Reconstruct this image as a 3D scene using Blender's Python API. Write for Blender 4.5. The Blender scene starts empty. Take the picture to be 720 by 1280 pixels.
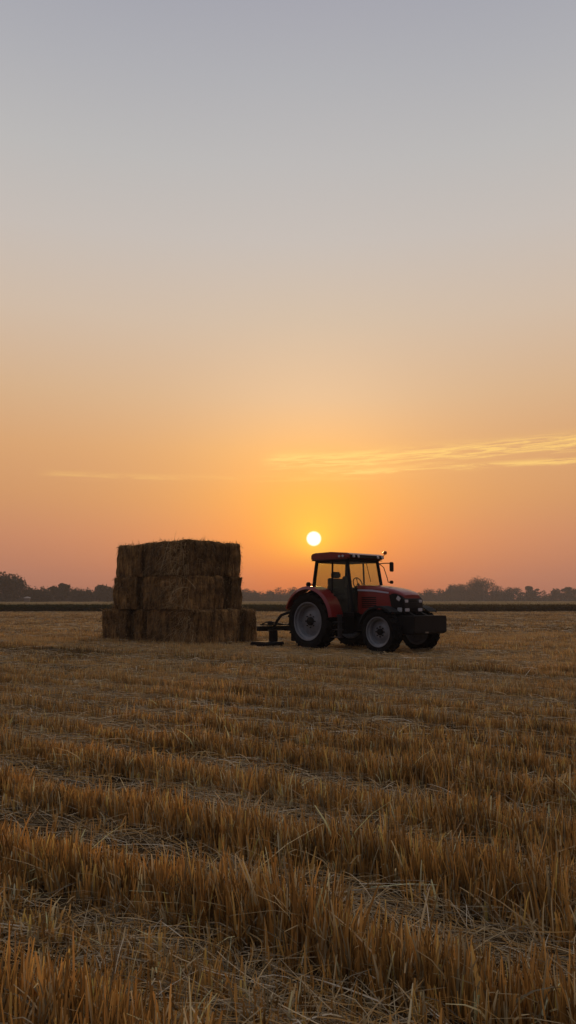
import bpy, bmesh, math, random
import numpy as np
from mathutils import Vector, noise, Matrix

random.seed(7)
RNG = np.random.default_rng(11)
R = math.radians
scene = bpy.context.scene
COL = scene.collection
CAM_H = 1.5
TILT = 6.54            # camera tilted up, degrees
SUN_AZ, SUN_EL = 1.93, 4.55   # azimuth right of +Y, elevation


# ------------------------------------------------------------------ helpers
def lin(r, g, b):
    def f(c):
        c /= 255.0
        return c / 12.92 if c <= 0.04045 else ((c + 0.055) / 1.055) ** 2.4
    return (f(r), f(g), f(b), 1.0)


def tag(o, label=None, cat=None, group=None, kind=None):
    for k, v in (('label', label), ('category', cat), ('group', group), ('kind', kind)):
        if v:
            o[k] = v
    return o


def link(name, me, mat=None, parent=None, loc=None):
    o = bpy.data.objects.new(name, me)
    COL.objects.link(o)
    if mat and me is not None and not me.materials:
        me.materials.append(mat)
    if parent:
        o.parent = parent
    if loc is not None:
        o.location = loc
    return o


def empty(name, loc, rz=0.0):
    o = bpy.data.objects.new(name, None)
    COL.objects.link(o)
    o.location = loc
    o.rotation_euler = (0, 0, rz)
    o.empty_display_size = 0.2
    return o


def finish(bm, name, mat, parent=None, smooth=False, bevel=0.0, loc=None):
    if bevel > 0:
        bmesh.ops.bevel(bm, geom=[e for e in bm.edges], offset=bevel, segments=2, affect='EDGES', clamp_overlap=True)
    bmesh.ops.recalc_face_normals(bm, faces=bm.faces)
    me = bpy.data.meshes.new(name)
    bm.to_mesh(me)
    bm.free()
    if smooth:
        me.polygons.foreach_set('use_smooth', [True] * len(me.polygons))
        try:
            me.set_sharp_from_angle(angle=R(38))
        except Exception:
            pass
    return link(name, me, mat, parent, loc)


def add_box(bm, x0, x1, y0, y1, z0, z1):
    vs = [bm.verts.new(p) for p in ((x0, y0, z0), (x1, y0, z0), (x1, y1, z0), (x0, y1, z0),
                                    (x0, y0, z1), (x1, y0, z1), (x1, y1, z1), (x0, y1, z1))]
    for f in ((0, 3, 2, 1), (4, 5, 6, 7), (0, 1, 5, 4), (1, 2, 6, 5), (2, 3, 7, 6), (3, 0, 4, 7)):
        bm.faces.new([vs[i] for i in f])
    return vs


def box(*a):
    bm = bmesh.new()
    add_box(bm, *a)
    return bm


def add_prism(bm, poly, y0, y1):
    """polygon in the x,z plane run along y"""
    a = [bm.verts.new((x, y0, z)) for x, z in poly]
    b = [bm.verts.new((x, y1, z)) for x, z in poly]
    n = len(poly)
    bm.faces.new(a)
    bm.faces.new(list(reversed(b)))
    for i in range(n):
        j = (i + 1) % n
        bm.faces.new((a[i], b[i], b[j], a[j]))


def add_tube(bm, pts, rad, seg=8, caps=True):
    pts = [Vector(p) for p in pts]
    if not hasattr(rad, '__len__'):
        rad = [rad] * len(pts)
    rings, up = [], None
    for i, p in enumerate(pts):
        t = (pts[min(i + 1, len(pts) - 1)] - pts[max(i - 1, 0)]).normalized()
        ref = Vector((0, 0, 1)) if abs(t.z) < 0.9 else Vector((1, 0, 0))
        if up is None:
            up = (ref - t * ref.dot(t)).normalized()
        else:
            up = (up - t * up.dot(t)).normalized()
        s = t.cross(up)
        rings.append([bm.verts.new(p + (up * math.cos(a) + s * math.sin(a)) * rad[i])
                      for a in [2 * math.pi * k / seg for k in range(seg)]])
    for i in range(len(rings) - 1):
        for k in range(seg):
            bm.faces.new((rings[i][k], rings[i][(k + 1) % seg], rings[i + 1][(k + 1) % seg], rings[i + 1][k]))
    if caps:
        bm.faces.new(list(reversed(rings[0])))
        bm.faces.new(rings[-1])


def add_lathe(bm, prof, seg=48, cen=(0, 0, 0)):
    """profile of (y, r) turned about the y axis"""
    rings = []
    for y, r in prof:
        if r < 1e-5:
            rings.append([bm.verts.new((cen[0], cen[1] + y, cen[2]))])
        else:
            rings.append([bm.verts.new((cen[0] + r * math.cos(2 * math.pi * k / seg), cen[1] + y,
                                        cen[2] + r * math.sin(2 * math.pi * k / seg))) for k in range(seg)])
    for a, b in zip(rings, rings[1:]):
        for k in range(seg):
            q = [a[k % len(a)], a[(k + 1) % len(a)], b[(k + 1) % len(b)], b[k % len(b)]]
            u = []
            for v in q:
                if v not in u:
                    u.append(v)
            if len(u) > 2:
                bm.faces.new(u)


def mesh_np(name, verts, quads, mat, col=None, smooth=False):
    """fast mesh from numpy arrays of vertices and quads, per vertex colours optional"""
    me = bpy.data.meshes.new(name)
    nv, nq = len(verts), len(quads)
    me.vertices.add(nv)
    me.vertices.foreach_set('co', verts.astype(np.float32).ravel())
    me.loops.add(nq * 4)
    me.loops.foreach_set('vertex_index', quads.astype(np.int32).ravel())
    me.polygons.add(nq)
    me.polygons.foreach_set('loop_start', np.arange(0, nq * 4, 4, dtype=np.int32))
    try:
        me.polygons.foreach_set('loop_total', np.full(nq, 4, dtype=np.int32))
    except Exception:
        pass
    me.update(calc_edges=True)
    me.polygons.foreach_set('use_smooth', np.full(nq, smooth, dtype=bool))
    if col is not None:
        at = me.color_attributes.new('tint', 'FLOAT_COLOR', 'POINT')
        c4 = np.ones((nv, 4), np.float32)
        c4[:, :3] = col
        at.data.foreach_set('color', c4.ravel())
    me.materials.append(mat)
    return me


def ribbons(p, d, bend, length, width, side, levels, tip=0.15, crook=None):
    """N curved tapering ribbons: verts (N*levels*2, 3), quads, index of the ribbon for each vertex"""
    n = len(p)
    t = np.linspace(0, 1, levels)
    c = p[:, None, :] + length[:, None, None] * (d[:, None, :] * t[None, :, None] + bend[:, None, :] * (t ** 2)[None, :, None])
    w = width[:, None] * (1 - (1 - tip) * t[None, :] ** 1.6) * 0.5
    a = c - side[:, None, :] * w[:, :, None]
    b = c + side[:, None, :] * w[:, :, None]
    v = np.stack((a, b), axis=2).reshape(-1, 3)
    base = (np.arange(n) * levels * 2)[:, None] + (np.arange(levels - 1) * 2)[None, :]
    base = base.ravel()
    q = np.stack((base, base + 1, base + 3, base + 2), axis=1)
    return v, q, np.repeat(np.arange(n), levels * 2)


def unit(v):
    return v / np.maximum(np.linalg.norm(v, axis=1, keepdims=True), 1e-9)


def vnoise(x, y, scale, seed):
    """smooth value noise in [0,1] on numpy arrays"""
    g = np.random.default_rng(seed).random((256, 256))
    u, v = x / scale + 1000.3, y / scale + 1000.7
    iu, iv = np.floor(u).astype(int), np.floor(v).astype(int)
    fu, fv = u - iu, v - iv
    fu, fv = fu * fu * (3 - 2 * fu), fv * fv * (3 - 2 * fv)
    A = lambda i, j: g[i % 256, j % 256]
    return (A(iu, iv) * (1 - fu) * (1 - fv) + A(iu + 1, iv) * fu * (1 - fv)
            + A(iu, iv + 1) * (1 - fu) * fv + A(iu + 1, iv + 1) * fu * fv)


# ---------------------------------------------------------------- materials
def new_mat(name):
    m = bpy.data.materials.new(name)
    m.use_nodes = True
    nt = m.node_tree
    nt.nodes.clear()
    out = nt.nodes.new('ShaderNodeOutputMaterial')
    return m, nt, out


def N(nt, kind, **kw):
    n = nt.nodes.new(kind)
    for k, v in kw.items():
        setattr(n, k, v)
    return n


def principled(name, base, rough=0.5, metal=0.0, var=0.15, scale=6.0, dust=0.0, coat=0.0, spec=0.5, bump=0.0):
    m, nt, out = new_mat(name)
    b = N(nt, 'ShaderNodeBsdfPrincipled')
    b.inputs['Roughness'].default_value = rough
    b.inputs['Metallic'].default_value = metal
    b.inputs['Specular IOR Level'].default_value = spec
    b.inputs['Coat Weight'].default_value = coat
    tc = N(nt, 'ShaderNodeTexCoord')
    no = N(nt, 'ShaderNodeTexNoise')
    no.inputs['Scale'].default_value = scale
    no.inputs['Detail'].default_value = 6
    nt.links.new(tc.outputs['Object'], no.inputs['Vector'])
    r = N(nt, 'ShaderNodeValToRGB')
    r.color_ramp.elements[0].position = 0.3
    r.color_ramp.elements[1].position = 0.7
    c0 = [c * (1 - var) for c in base[:3]]
    c1 = [c * (1 + var) for c in base[:3]]
    if dust:
        c1 = [c * (1 - dust) + k * dust for c, k in zip(c1, (0.20, 0.14, 0.08))]
    r.color_ramp.elements[0].color = (*c0, 1)
    r.color_ramp.elements[1].color = (*c1, 1)
    nt.links.new(no.outputs['Fac'], r.inputs['Fac'])
    nt.links.new(r.outputs['Color'], b.inputs['Base Color'])
    mr = N(nt, 'ShaderNodeMapRange')
    mr.inputs['To Min'].default_value = max(0.02, rough - 0.1)
    mr.inputs['To Max'].default_value = min(1.0, rough + 0.15)
    nt.links.new(no.outputs['Fac'], mr.inputs['Value'])
    nt.links.new(mr.outputs['Result'], b.inputs['Roughness'])
    if bump:
        bp = N(nt, 'ShaderNodeBump')
        bp.inputs['Strength'].default_value = bump
        nt.links.new(no.outputs['Fac'], bp.inputs['Height'])
        nt.links.new(bp.outputs['Normal'], b.inputs['Normal'])
    nt.links.new(b.outputs['BSDF'], out.inputs['Surface'])
    return m


def plant_mat(name, transl=0.3, gain=1.0, gloss=0.03):
    """colour from the per blade tint attribute, some light passing through"""
    m, nt, out = new_mat(name)
    at = N(nt, 'ShaderNodeAttribute', attribute_name='tint')
    di = N(nt, 'ShaderNodeBsdfDiffuse')
    tr = N(nt, 'ShaderNodeBsdfTranslucent')
    mx = N(nt, 'ShaderNodeMixShader')
    mx.inputs['Fac'].default_value = transl
    nt.links.new(at.outputs['Color'], di.inputs['Color'])
    nt.links.new(at.outputs['Color'], tr.inputs['Color'])
    nt.links.new(di.outputs[0], mx.inputs[1])
    nt.links.new(tr.outputs[0], mx.inputs[2])
    gl = N(nt, 'ShaderNodeBsdfGlossy')
    gl.inputs['Roughness'].default_value = 0.45
    m2 = N(nt, 'ShaderNodeMixShader')
    m2.inputs['Fac'].default_value = gloss
    nt.links.new(mx.outputs[0], m2.inputs[1])
    nt.links.new(gl.outputs[0], m2.inputs[2])
    nt.links.new(m2.outputs[0], out.inputs['Surface'])
    return m


M_STALK = plant_mat('stubble_stalk', 0.42)
M_STRAW = plant_mat('loose_straw', 0.3)
M_LEAF = plant_mat('tree_leaf', 0.25, gloss=0.0)
M_CROP = plant_mat('crop_leaf', 0.25, gloss=0.0)
M_BARK = principled('tree_bark', (0.06, 0.045, 0.035), 0.9, bump=0.4)
M_RED = principled('tractor_red_paint', (0.21, 0.006, 0.006), 0.32, var=0.12, dust=0.01, coat=0.2)
M_BLACK = principled('black_plastic', (0.006, 0.006, 0.007), 0.5, var=0.3, spec=.18)
M_IRON = principled('black_cast_iron', (0.008, 0.008, 0.009), 0.7, var=0.4, dust=0.008, spec=.14)
M_TYRE = principled('tyre_rubber', (0.007, 0.007, 0.0075), 0.85, var=0.3, scale=9, dust=0.012, spec=.1)
M_RIM = principled('silver_rim_paint', (0.19, 0.20, 0.225), 0.45, 0.2, var=0.25, dust=0.2)
M_STRIPE = principled('silver_stripe', (0.50, 0.48, 0.58), 0.35, 0.2, var=0.05)
M_FABRIC = principled('seat_fabric', (0.03, 0.03, 0.033), 0.85, var=0.2, scale=30)
M_STEEL = principled('worn_steel', (0.30, 0.29, 0.28), 0.4, 0.9, var=0.3)
M_LENS = principled('lamp_lens', (0.55, 0.55, 0.57), 0.15, 0.3, var=0.2, scale=40)
M_AMBER = principled('amber_lens', (0.35, 0.09, 0.01), 0.2, var=0.1)
M_MIRROR = principled('mirror_glass', (0.6, 0.6, 0.6), 0.05, 1.0, var=0.02)
M_SHED = principled('pale_sheet_roof', (0.45, 0.44, 0.44), 0.5, var=0.05)
M_SHEDW = principled('shed_board', (0.10, 0.08, 0.07), 0.8, var=0.2)


def glass_mat():
    m, nt, out = new_mat('cab_glass')
    tr = N(nt, 'ShaderNodeBsdfTransparent')
    tr.inputs['Color'].default_value = (0.86, 0.89, 0.77, 1)
    gl = N(nt, 'ShaderNodeBsdfGlossy')
    gl.inputs['Roughness'].default_value = 0.03
    gl.inputs['Color'].default_value = (0.85, 0.95, 0.95, 1)
    lw = N(nt, 'ShaderNodeLayerWeight')
    pw = N(nt, 'ShaderNodeMath', operation='POWER')
    pw.inputs[1].default_value = 5.0
    nt.links.new(lw.outputs['Facing'], pw.inputs[0])
    fr = N(nt, 'ShaderNodeMath', operation='MULTIPLY_ADD')
    fr.inputs[1].default_value = .5
    fr.inputs[2].default_value = .025
    nt.links.new(pw.outputs[0], fr.inputs[0])
    mx = N(nt, 'ShaderNodeMixShader')
    nt.links.new(fr.outputs[0], mx.inputs['Fac'])
    nt.links.new(tr.outputs[0], mx.inputs[1])
    nt.links.new(gl.outputs[0], mx.inputs[2])
    # a film of field dust on the pane
    df = N(nt, 'ShaderNodeBsdfDiffuse')
    df.inputs['Color'].default_value = (0.32, 0.36, 0.33, 1)
    no = N(nt, 'ShaderNodeTexNoise')
    no.inputs['Scale'].default_value = 3.0
    no.inputs['Detail'].default_value = 5
    mr = N(nt, 'ShaderNodeMapRange')
    mr.inputs['To Min'].default_value = 0.006
    mr.inputs['To Max'].default_value = 0.045
    nt.links.new(no.outputs['Fac'], mr.inputs['Value'])
    m2 = N(nt, 'ShaderNodeMixShader')
    nt.links.new(mr.outputs[0], m2.inputs['Fac'])
    nt.links.new(mx.outputs[0], m2.inputs[1])
    nt.links.new(df.outputs[0], m2.inputs[2])
    nt.links.new(m2.outputs[0], out.inputs['Surface'])
    return m


M_GLASS = glass_mat()


def bale_mat():
    m, nt, out = new_mat('pressed_straw')
    tc = N(nt, 'ShaderNodeTexCoord')
    mp = N(nt, 'ShaderNodeMapping')
    mp.inputs['Scale'].default_value = (30, 30, 5)
    nt.links.new(tc.outputs['Object'], mp.inputs['Vector'])
    n1 = N(nt, 'ShaderNodeTexNoise')
    n1.inputs['Scale'].default_value = 1.0
    n1.inputs['Detail'].default_value = 8
    n1.inputs['Distortion'].default_value = 1.2
    nt.links.new(mp.outputs[0], n1.inputs['Vector'])
    n2 = N(nt, 'ShaderNodeTexNoise')
    n2.inputs['Scale'].default_value = 2.2
    n2.inputs['Detail'].default_value = 4
    nt.links.new(tc.outputs['Object'], n2.inputs['Vector'])
    mp3 = N(nt, 'ShaderNodeMapping')
    mp3.inputs['Scale'].default_value = (9, 9, 1.6)
    nt.links.new(tc.outputs['Object'], mp3.inputs['Vector'])
    n3 = N(nt, 'ShaderNodeTexNoise')
    n3.inputs['Scale'].default_value = 1.0
    n3.inputs['Detail'].default_value = 4
    nt.links.new(mp3.outputs[0], n3.inputs['Vector'])
    m3 = N(nt, 'ShaderNodeMapRange')
    m3.inputs['From Min'].default_value = .3
    m3.inputs['From Max'].default_value = .7
    m3.inputs['To Min'].default_value = .55
    m3.inputs['To Max'].default_value = 1.3
    nt.links.new(n3.outputs['Fac'], m3.inputs['Value'])
    a0 = N(nt, 'ShaderNodeMath', operation='MULTIPLY')
    nt.links.new(n1.outputs['Fac'], a0.inputs[0])
    nt.links.new(n2.outputs['Fac'], a0.inputs[1])
    ad = N(nt, 'ShaderNodeMath', operation='MULTIPLY')
    nt.links.new(a0.outputs[0], ad.inputs[0])
    nt.links.new(m3.outputs[0], ad.inputs[1])
    r = N(nt, 'ShaderNodeValToRGB')
    e = r.color_ramp.elements
    e[0].position, e[0].color = 0.10, (0.045, 0.021, 0.008, 1)
    e[1].position, e[1].color = 0.42, (0.42, 0.235, 0.09, 1)
    nt.links.new(ad.outputs[0], r.inputs['Fac'])
    oi = N(nt, 'ShaderNodeObjectInfo')
    om = N(nt, 'ShaderNodeMapRange')
    om.inputs['To Min'].default_value = .72
    om.inputs['To Max'].default_value = 1.45
    nt.links.new(oi.outputs['Random'], om.inputs['Value'])
    hs = N(nt, 'ShaderNodeHueSaturation')
    nt.links.new(om.outputs[0], hs.inputs['Value'])
    nt.links.new(r.outputs[0], hs.inputs['Color'])
    b = N(nt, 'ShaderNodeBsdfDiffuse')
    nt.links.new(hs.outputs[0], b.inputs['Color'])
    bp = N(nt, 'ShaderNodeBump')
    bp.inputs['Strength'].default_value = 1.0
    bp.inputs['Distance'].default_value = 0.04
    nt.links.new(n1.outputs['Fac'], bp.inputs['Height'])
    nt.links.new(bp.outputs[0], b.inputs['Normal'])
    nt.links.new(b.outputs[0], out.inputs['Surface'])
    return m


M_BALE = bale_mat()

# rows of the stubble: direction and spacing
ROW_A = R(33)
ROW_D = np.array((math.cos(ROW_A), -math.sin(ROW_A)))
ROW_N = np.array((math.sin(ROW_A), math.cos(ROW_A)))
ROW_SP, ROW_OFF = 1.02, -.10
FIELD_END = 97.0


def soil_mat():
    m, nt, out = new_mat('chaff_covered_soil')
    tc = N(nt, 'ShaderNodeTexCoord')
    mp = N(nt, 'ShaderNodeMapping')
    mp.inputs['Rotation'].default_value = (0, 0, ROW_A)
    nt.links.new(tc.outputs['Object'], mp.inputs['Vector'])
    mp2 = N(nt, 'ShaderNodeMapping')
    mp2.inputs['Scale'].default_value = (0.03, 0.9, 1)
    nt.links.new(mp.outputs[0], mp2.inputs['Vector'])
    n1 = N(nt, 'ShaderNodeTexNoise')
    n1.inputs['Scale'].default_value = 1.0
    n1.inputs['Detail'].default_value = 4
    nt.links.new(mp2.outputs[0], n1.inputs['Vector'])
    n2 = N(nt, 'ShaderNodeTexNoise')
    n2.inputs['Scale'].default_value = 9.0
    n2.inputs['Detail'].default_value = 9
    n2.inputs['Roughness'].default_value = 0.7
    nt.links.new(tc.outputs['Object'], n2.inputs['Vector'])
    ad = N(nt, 'ShaderNodeMath', operation='MULTIPLY_ADD')
    ad.inputs[1].default_value = 0.5
    nt.links.new(n1.outputs['Fac'], ad.inputs[0])
    hl = N(nt, 'ShaderNodeMath', operation='MULTIPLY')
    hl.inputs[1].default_value = 0.5
    nt.links.new(n2.outputs['Fac'], hl.inputs[0])
    nt.links.new(hl.outputs[0], ad.inputs[2])
    r = N(nt, 'ShaderNodeValToRGB')
    e = r.color_ramp.elements
    e[0].position, e[0].color = 0.36, (0.014, 0.009, 0.006, 1)
    e[1].position, e[1].color = 0.66, (0.13, 0.078, 0.036, 1)
    nt.links.new(ad.outputs[0], r.inputs['Fac'])
    b = N(nt, 'ShaderNodeBsdfDiffuse')
    nt.links.new(r.outputs[0], b.inputs['Color'])
    bp = N(nt, 'ShaderNodeBump')
    bp.inputs['Strength'].default_value = 0.8
    bp.inputs['Distance'].default_value = 0.05
    nt.links.new(n2.outputs['Fac'], bp.inputs['Height'])
    nt.links.new(bp.outputs[0], b.inputs['Normal'])
    nt.links.new(b.outputs[0], out.inputs['Surface'])
    return m


M_SOIL = soil_mat()


# --------------------------------------------------------------- the ground
def build_ground():
    bm = bmesh.new()
    xs = [-700, -60, -20, -6, 0, 6, 20, 60, 700]
    ys = [-60, -4, 0, 4, 10, 20, 40, 100, 620]
    g = [[bm.verts.new((x, y, 0)) for x in xs] for y in ys]
    for j in range(len(ys) - 1):
        for i in range(len(xs) - 1):
            bm.faces.new((g[j][i], g[j][i + 1], g[j + 1][i + 1], g[j + 1][i]))
    o = finish(bm, 'ground', M_SOIL)
    tag(o, 'flat harvested field of brown soil under stubble and chaff', 'ground', kind='structure')


build_ground()

TR_LOC = (1.43, 24.0)
TR_ROT = R(-46)
TCS, TSN = math.cos(TR_ROT), math.sin(TR_ROT)


def tractor_local(x, y):
    dx, dy = x - TR_LOC[0], y - TR_LOC[1]
    return dx * TCS + dy * TSN, -dx * TSN + dy * TCS


ST_ANG = R(43)
ST_U = np.array((-math.cos(ST_ANG), math.sin(ST_ANG)))   # along the left face, away from the near corner
ST_V = np.array((math.sin(ST_ANG), math.cos(ST_ANG)))    # along the right face
ST_C = np.array((-3.05, 25.5))


def blocked(x, y):
    """where wheels or bales stand, nothing grows"""
    lx, ly = tractor_local(x, y)
    w = np.zeros(len(x), bool)
    for cx, cy, hx, hy in ((0, -0.95, .45, .34), (0, .95, .45, .34), (2.6, -.88, .36, .27), (2.6, .88, .36, .27)):
        w |= (np.abs(lx - cx) < hx) & (np.abs(ly - cy) < hy)
    # wheel tracks are pressed flat
    u = (x - ST_C[0]) * ST_U[0] + (y - ST_C[1]) * ST_U[1]
    v = (x - ST_C[0]) * ST_V[0] + (y - ST_C[1]) * ST_V[1]
    w |= (u > 0.03) & (u < 5.4) & (v > 0.03) & (v < 2.85)
    return w


ROW_STR = np.random.default_rng(5).uniform(0.62, 1.0, 400)
ROW_STR[108::3] = np.random.default_rng(6).uniform(.28, .5, len(ROW_STR[108::3]))


def sample_wedge(n, d0, d1, margin=1.6, slope=0.46):
    """points spread evenly over the part of the field the camera can see, with room to step aside"""
    y = d0 + (d1 - d0) * RNG.random(n * 2)
    hw = slope * y + margin
    keep = RNG.random(n * 2) < hw / hw.max()
    y, hw = y[keep][:n], hw[keep][:n]
    x = (RNG.random(len(y)) * 2 - 1) * hw
    return x, y


def row_coord(x, y):
    s = ROW_N[0] * x + ROW_N[1] * y
    s = s + 0.20 * (vnoise(x, y, 3.2, 3) - 0.5) + 0.13 * (vnoise(x, y, .8, 31) - .5)
    k = np.round((s - ROW_OFF) / ROW_SP)
    return s - ROW_OFF - k * ROW_SP, k.astype(int)


# standing stubble: tussocks along the rows, each of many blades
STALK_A = np.array((0.66, 0.375, 0.115))
STALK_B = np.array((0.55, 0.275, 0.07))
STALK_C = np.array((0.62, 0.49, 0.27))


def stubble_zone(n_tuft, per, d0, d1, levels, hmul, wid, spread, sig=.085, floor=.03):
    x, y = sample_wedge(int(n_tuft), d0, d1)
    off, k = row_coord(x, y)
    stg = ROW_STR[np.clip(k + 100, 0, 399)]
    patch = vnoise(x, y, 1.3, 8) * .6 + vnoise(x, y, 4.5, 9) * .4
    prob = np.exp(-(off / sig) ** 2 / 2) * np.clip(stg * (0.22 + 1.6 * patch), 0, 1) + floor * (.3 + 6 * np.clip(vnoise(x, y, .55, 51) - .55, 0, 1) * vnoise(x, y, 2.2, 52) * 2)
    # a thinner half row close to where the photographer stands
    sx = ROW_N[0] * x + ROW_N[1] * y
    prob = prob + .75 * np.exp(-((sx - 2.43) / .12) ** 2) * np.clip(patch * 2.2 - .5, 0, 1)
    keep = (RNG.random(len(x)) < prob) & ~blocked(x, y)
    x, y, stg = x[keep], y[keep], stg[keep]
    nt = len(x)
    th = 0.68 + 0.62 * vnoise(x, y, .7, 21) + RNG.normal(0, .12, nt)
    th *= (0.45 + .55 * stg) * (.46 + .64 * np.exp(-(off[keep] / .17) ** 2))
    # flattened where machines drove and round the stack
    lx, ly = tractor_local(x, y)
    near_tr = (lx > -4) & (lx < 6) & (np.abs(ly) < 2.2)
    th = np.where(near_tr, th * .6, th)
    tone = RNG.random((nt, 1))
    n = nt * per
    ti = np.repeat(np.arange(nt), per)
    ang = RNG.random(n) * 2 * math.pi
    rr = np.sqrt(RNG.random(n)) * spread
    ox, oy = np.cos(ang) * rr, np.sin(ang) * rr
    p = np.stack((x[ti] + ox, y[ti] + oy, np.zeros(n)), 1)
    lean = np.stack((ox, oy), 1) / spread * 0.10 + RNG.normal(0, .085, (n, 2))
    d = unit(np.concatenate((lean, np.ones((n, 1))), 1))
    bend = np.concatenate((RNG.normal(0, .06, (n, 2)) + lean * .3, np.zeros((n, 1))), 1)
    wild = RNG.random(n) < (.10 if d1 < 9 else .06)
    bend[wild, :2] += RNG.normal(0, .55, (wild.sum(), 2))
    bend[wild, 2] = -RNG.random(wild.sum()) * .75
    L = 0.225 * hmul * th[ti] * np.clip(RNG.normal(.90, .26, n), .25, 1.55)
    L = np.where(wild, L * 1.25, L)
    W = wid * np.clip(RNG.normal(1, .35, n), .4, 2.0)
    sa = RNG.random(n) * math.pi
    side = np.stack((np.cos(sa), np.sin(sa), np.zeros(n)), 1)
    v, q, bi = ribbons(p, d, bend, L, W, side, levels, tip=.34)
    m = RNG.random((n, 1))
    c = STALK_A * (1 - m) + STALK_B * m
    pale = np.clip((RNG.random((n, 1)) < .16) + wild[:, None] * .7, 0, 1)
    c = c * (1 - pale) + STALK_C * pale
    c = np.minimum(c * (.50 + .95 * tone[ti]) * (.42 + 1.15 * RNG.random((n, 1)) ** 1.4), .85)
    # paler and darker bands run with the rows, stronger farther off
    sc = ROW_N[0] * x + ROW_N[1] * y
    al = ROW_D[0] * x + ROW_D[1] * y
    band = (vnoise(sc, al, 1.9, 61) * .5 + vnoise(sc, al * .1, 3.1, 62) * .5)[ti][:, None]
    dist = np.clip((y[ti][:, None] - 7) / 12, 0, 1)
    k2 = np.clip((band - .35) * 2.2, 0, 1) * dist
    c = c * (1 - .7 * k2) + np.array((.64, .44, .20)) * .7 * k2
    c = c * (1 - dist * .6 * np.clip((.52 - band) * 4, 0, 1))
    return v, q, c[bi]


def join(zs):
    vs, qs, cs, o = [], [], [], 0
    for v, q, c in zs:
        vs.append(v)
        qs.append(q + o)
        cs.append(c)
        o += len(v)
    return np.concatenate(vs), np.concatenate(qs), np.concatenate(cs)


zones = [stubble_zone(26000, 7, 1.6, 4.6, 5, 1.05, .0110, .034, .105, .06),
         stubble_zone(26000, 9, 4.6, 8.0, 5, .82, .0105, .036, .10, .035),
         stubble_zone(66000, 8, 8.0, 16, 4, .70, .0125, .042, .105, .03),
         stubble_zone(120000, 6, 16, 34, 3, .64, .017, .055, .115, .05),
         stubble_zone(140000, 4, 34, FIELD_END, 2, .66, .034, .10, .15, .07)]
v, q, c = join(zones)
o = link('stubble', mesh_np('stubble', v, q, M_STALK, c))
tag(o, 'cut golden brown stubble standing in rows across the field', 'stubble', kind='stuff')


# straw lying between the rows
def straw_zone(n, d0, d1, levels, wid, hgt, lmul=1.0):
    x, y = sample_wedge(int(n), d0, d1)
    off, k = row_coord(x, y)
    stg = ROW_STR[np.clip(k + 100, 0, 399)]
    patch = vnoise(x, y, 1.1, 14) * .5 + vnoise(x, y, 3.5, 15) * .5
    prob = np.clip((np.abs(off) / .46) ** 1.4 * 1.1 * (.10 + 1.7 * np.clip(patch - .10, 0, 1) ** 1.2) + (1 - stg) * .8 * patch, 0.04, 1)
    keep = (RNG.random(len(x)) < prob) & ~blocked(x, y)
    x, y, patch = x[keep], y[keep], patch[keep]
    n = len(x)
    a = np.where(RNG.random(n) < .55, -ROW_A + RNG.normal(0, .5, n), RNG.random(n) * math.pi)
    a = a + 1.6 * (vnoise(x, y, .5, 77) - .5) + (RNG.random(n) < .5) * math.pi
    rise = np.abs(RNG.normal(0, .16, n))
    rise = np.where(RNG.random(n) < .10, rise + RNG.uniform(.2, .9, n), rise)
    d = unit(np.stack((np.cos(a), np.sin(a), rise), 1))
    p = np.stack((x, y, .006 + RNG.random(n) ** 2 * hgt * (.3 + patch)), 1)
    bend = np.stack((RNG.normal(0, .16, n), RNG.normal(0, .16, n), -rise * RNG.uniform(.55, 1.1, n) - RNG.random(n) * .02), 1)
    L = np.clip(RNG.normal(.26, .12, n), .06, .6) * lmul
    W = wid * np.clip(RNG.normal(1, .4, n), .35, 2.2)
    side = np.stack((-np.sin(a), np.cos(a), RNG.normal(0, .5, n)), 1)
    v, q, bi = ribbons(p, d, bend, L, W, unit(side), levels, tip=.5)
    m = RNG.random((n, 1))
    c = np.array((.68, .52, .31)) * (1 - m) + np.array((.44, .30, .14)) * m
    c *= (.30 + 1.05 * RNG.random((n, 1)) ** 1.6)
    c = np.where(RNG.random((n, 1)) < .09, np.array((.74, .62, .44)), c)
    gold = RNG.random((n, 1)) < .28
    c = np.where(gold, np.array((.52, .29, .085)), c)
    v[:, 2] = np.maximum(v[:, 2], .004)
    return v, q, c[bi]


zones = [straw_zone(90000, 1.6, 6.5, 5, .0034, .09),
         straw_zone(165000, 6.5, 16, 4, .0062, .10),
         straw_zone(140000, 16, 34, 3, .011, .11, 1.2),
         straw_zone(160000, 34, FIELD_END, 2, .030, .12, 1.9)]
v, q, c = join(zones)
o = link('fallen_straw', mesh_np('fallen_straw', v, q, M_STRAW, c))
tag(o, 'pale straw lying scattered between the stubble rows', 'straw', kind='stuff')


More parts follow.
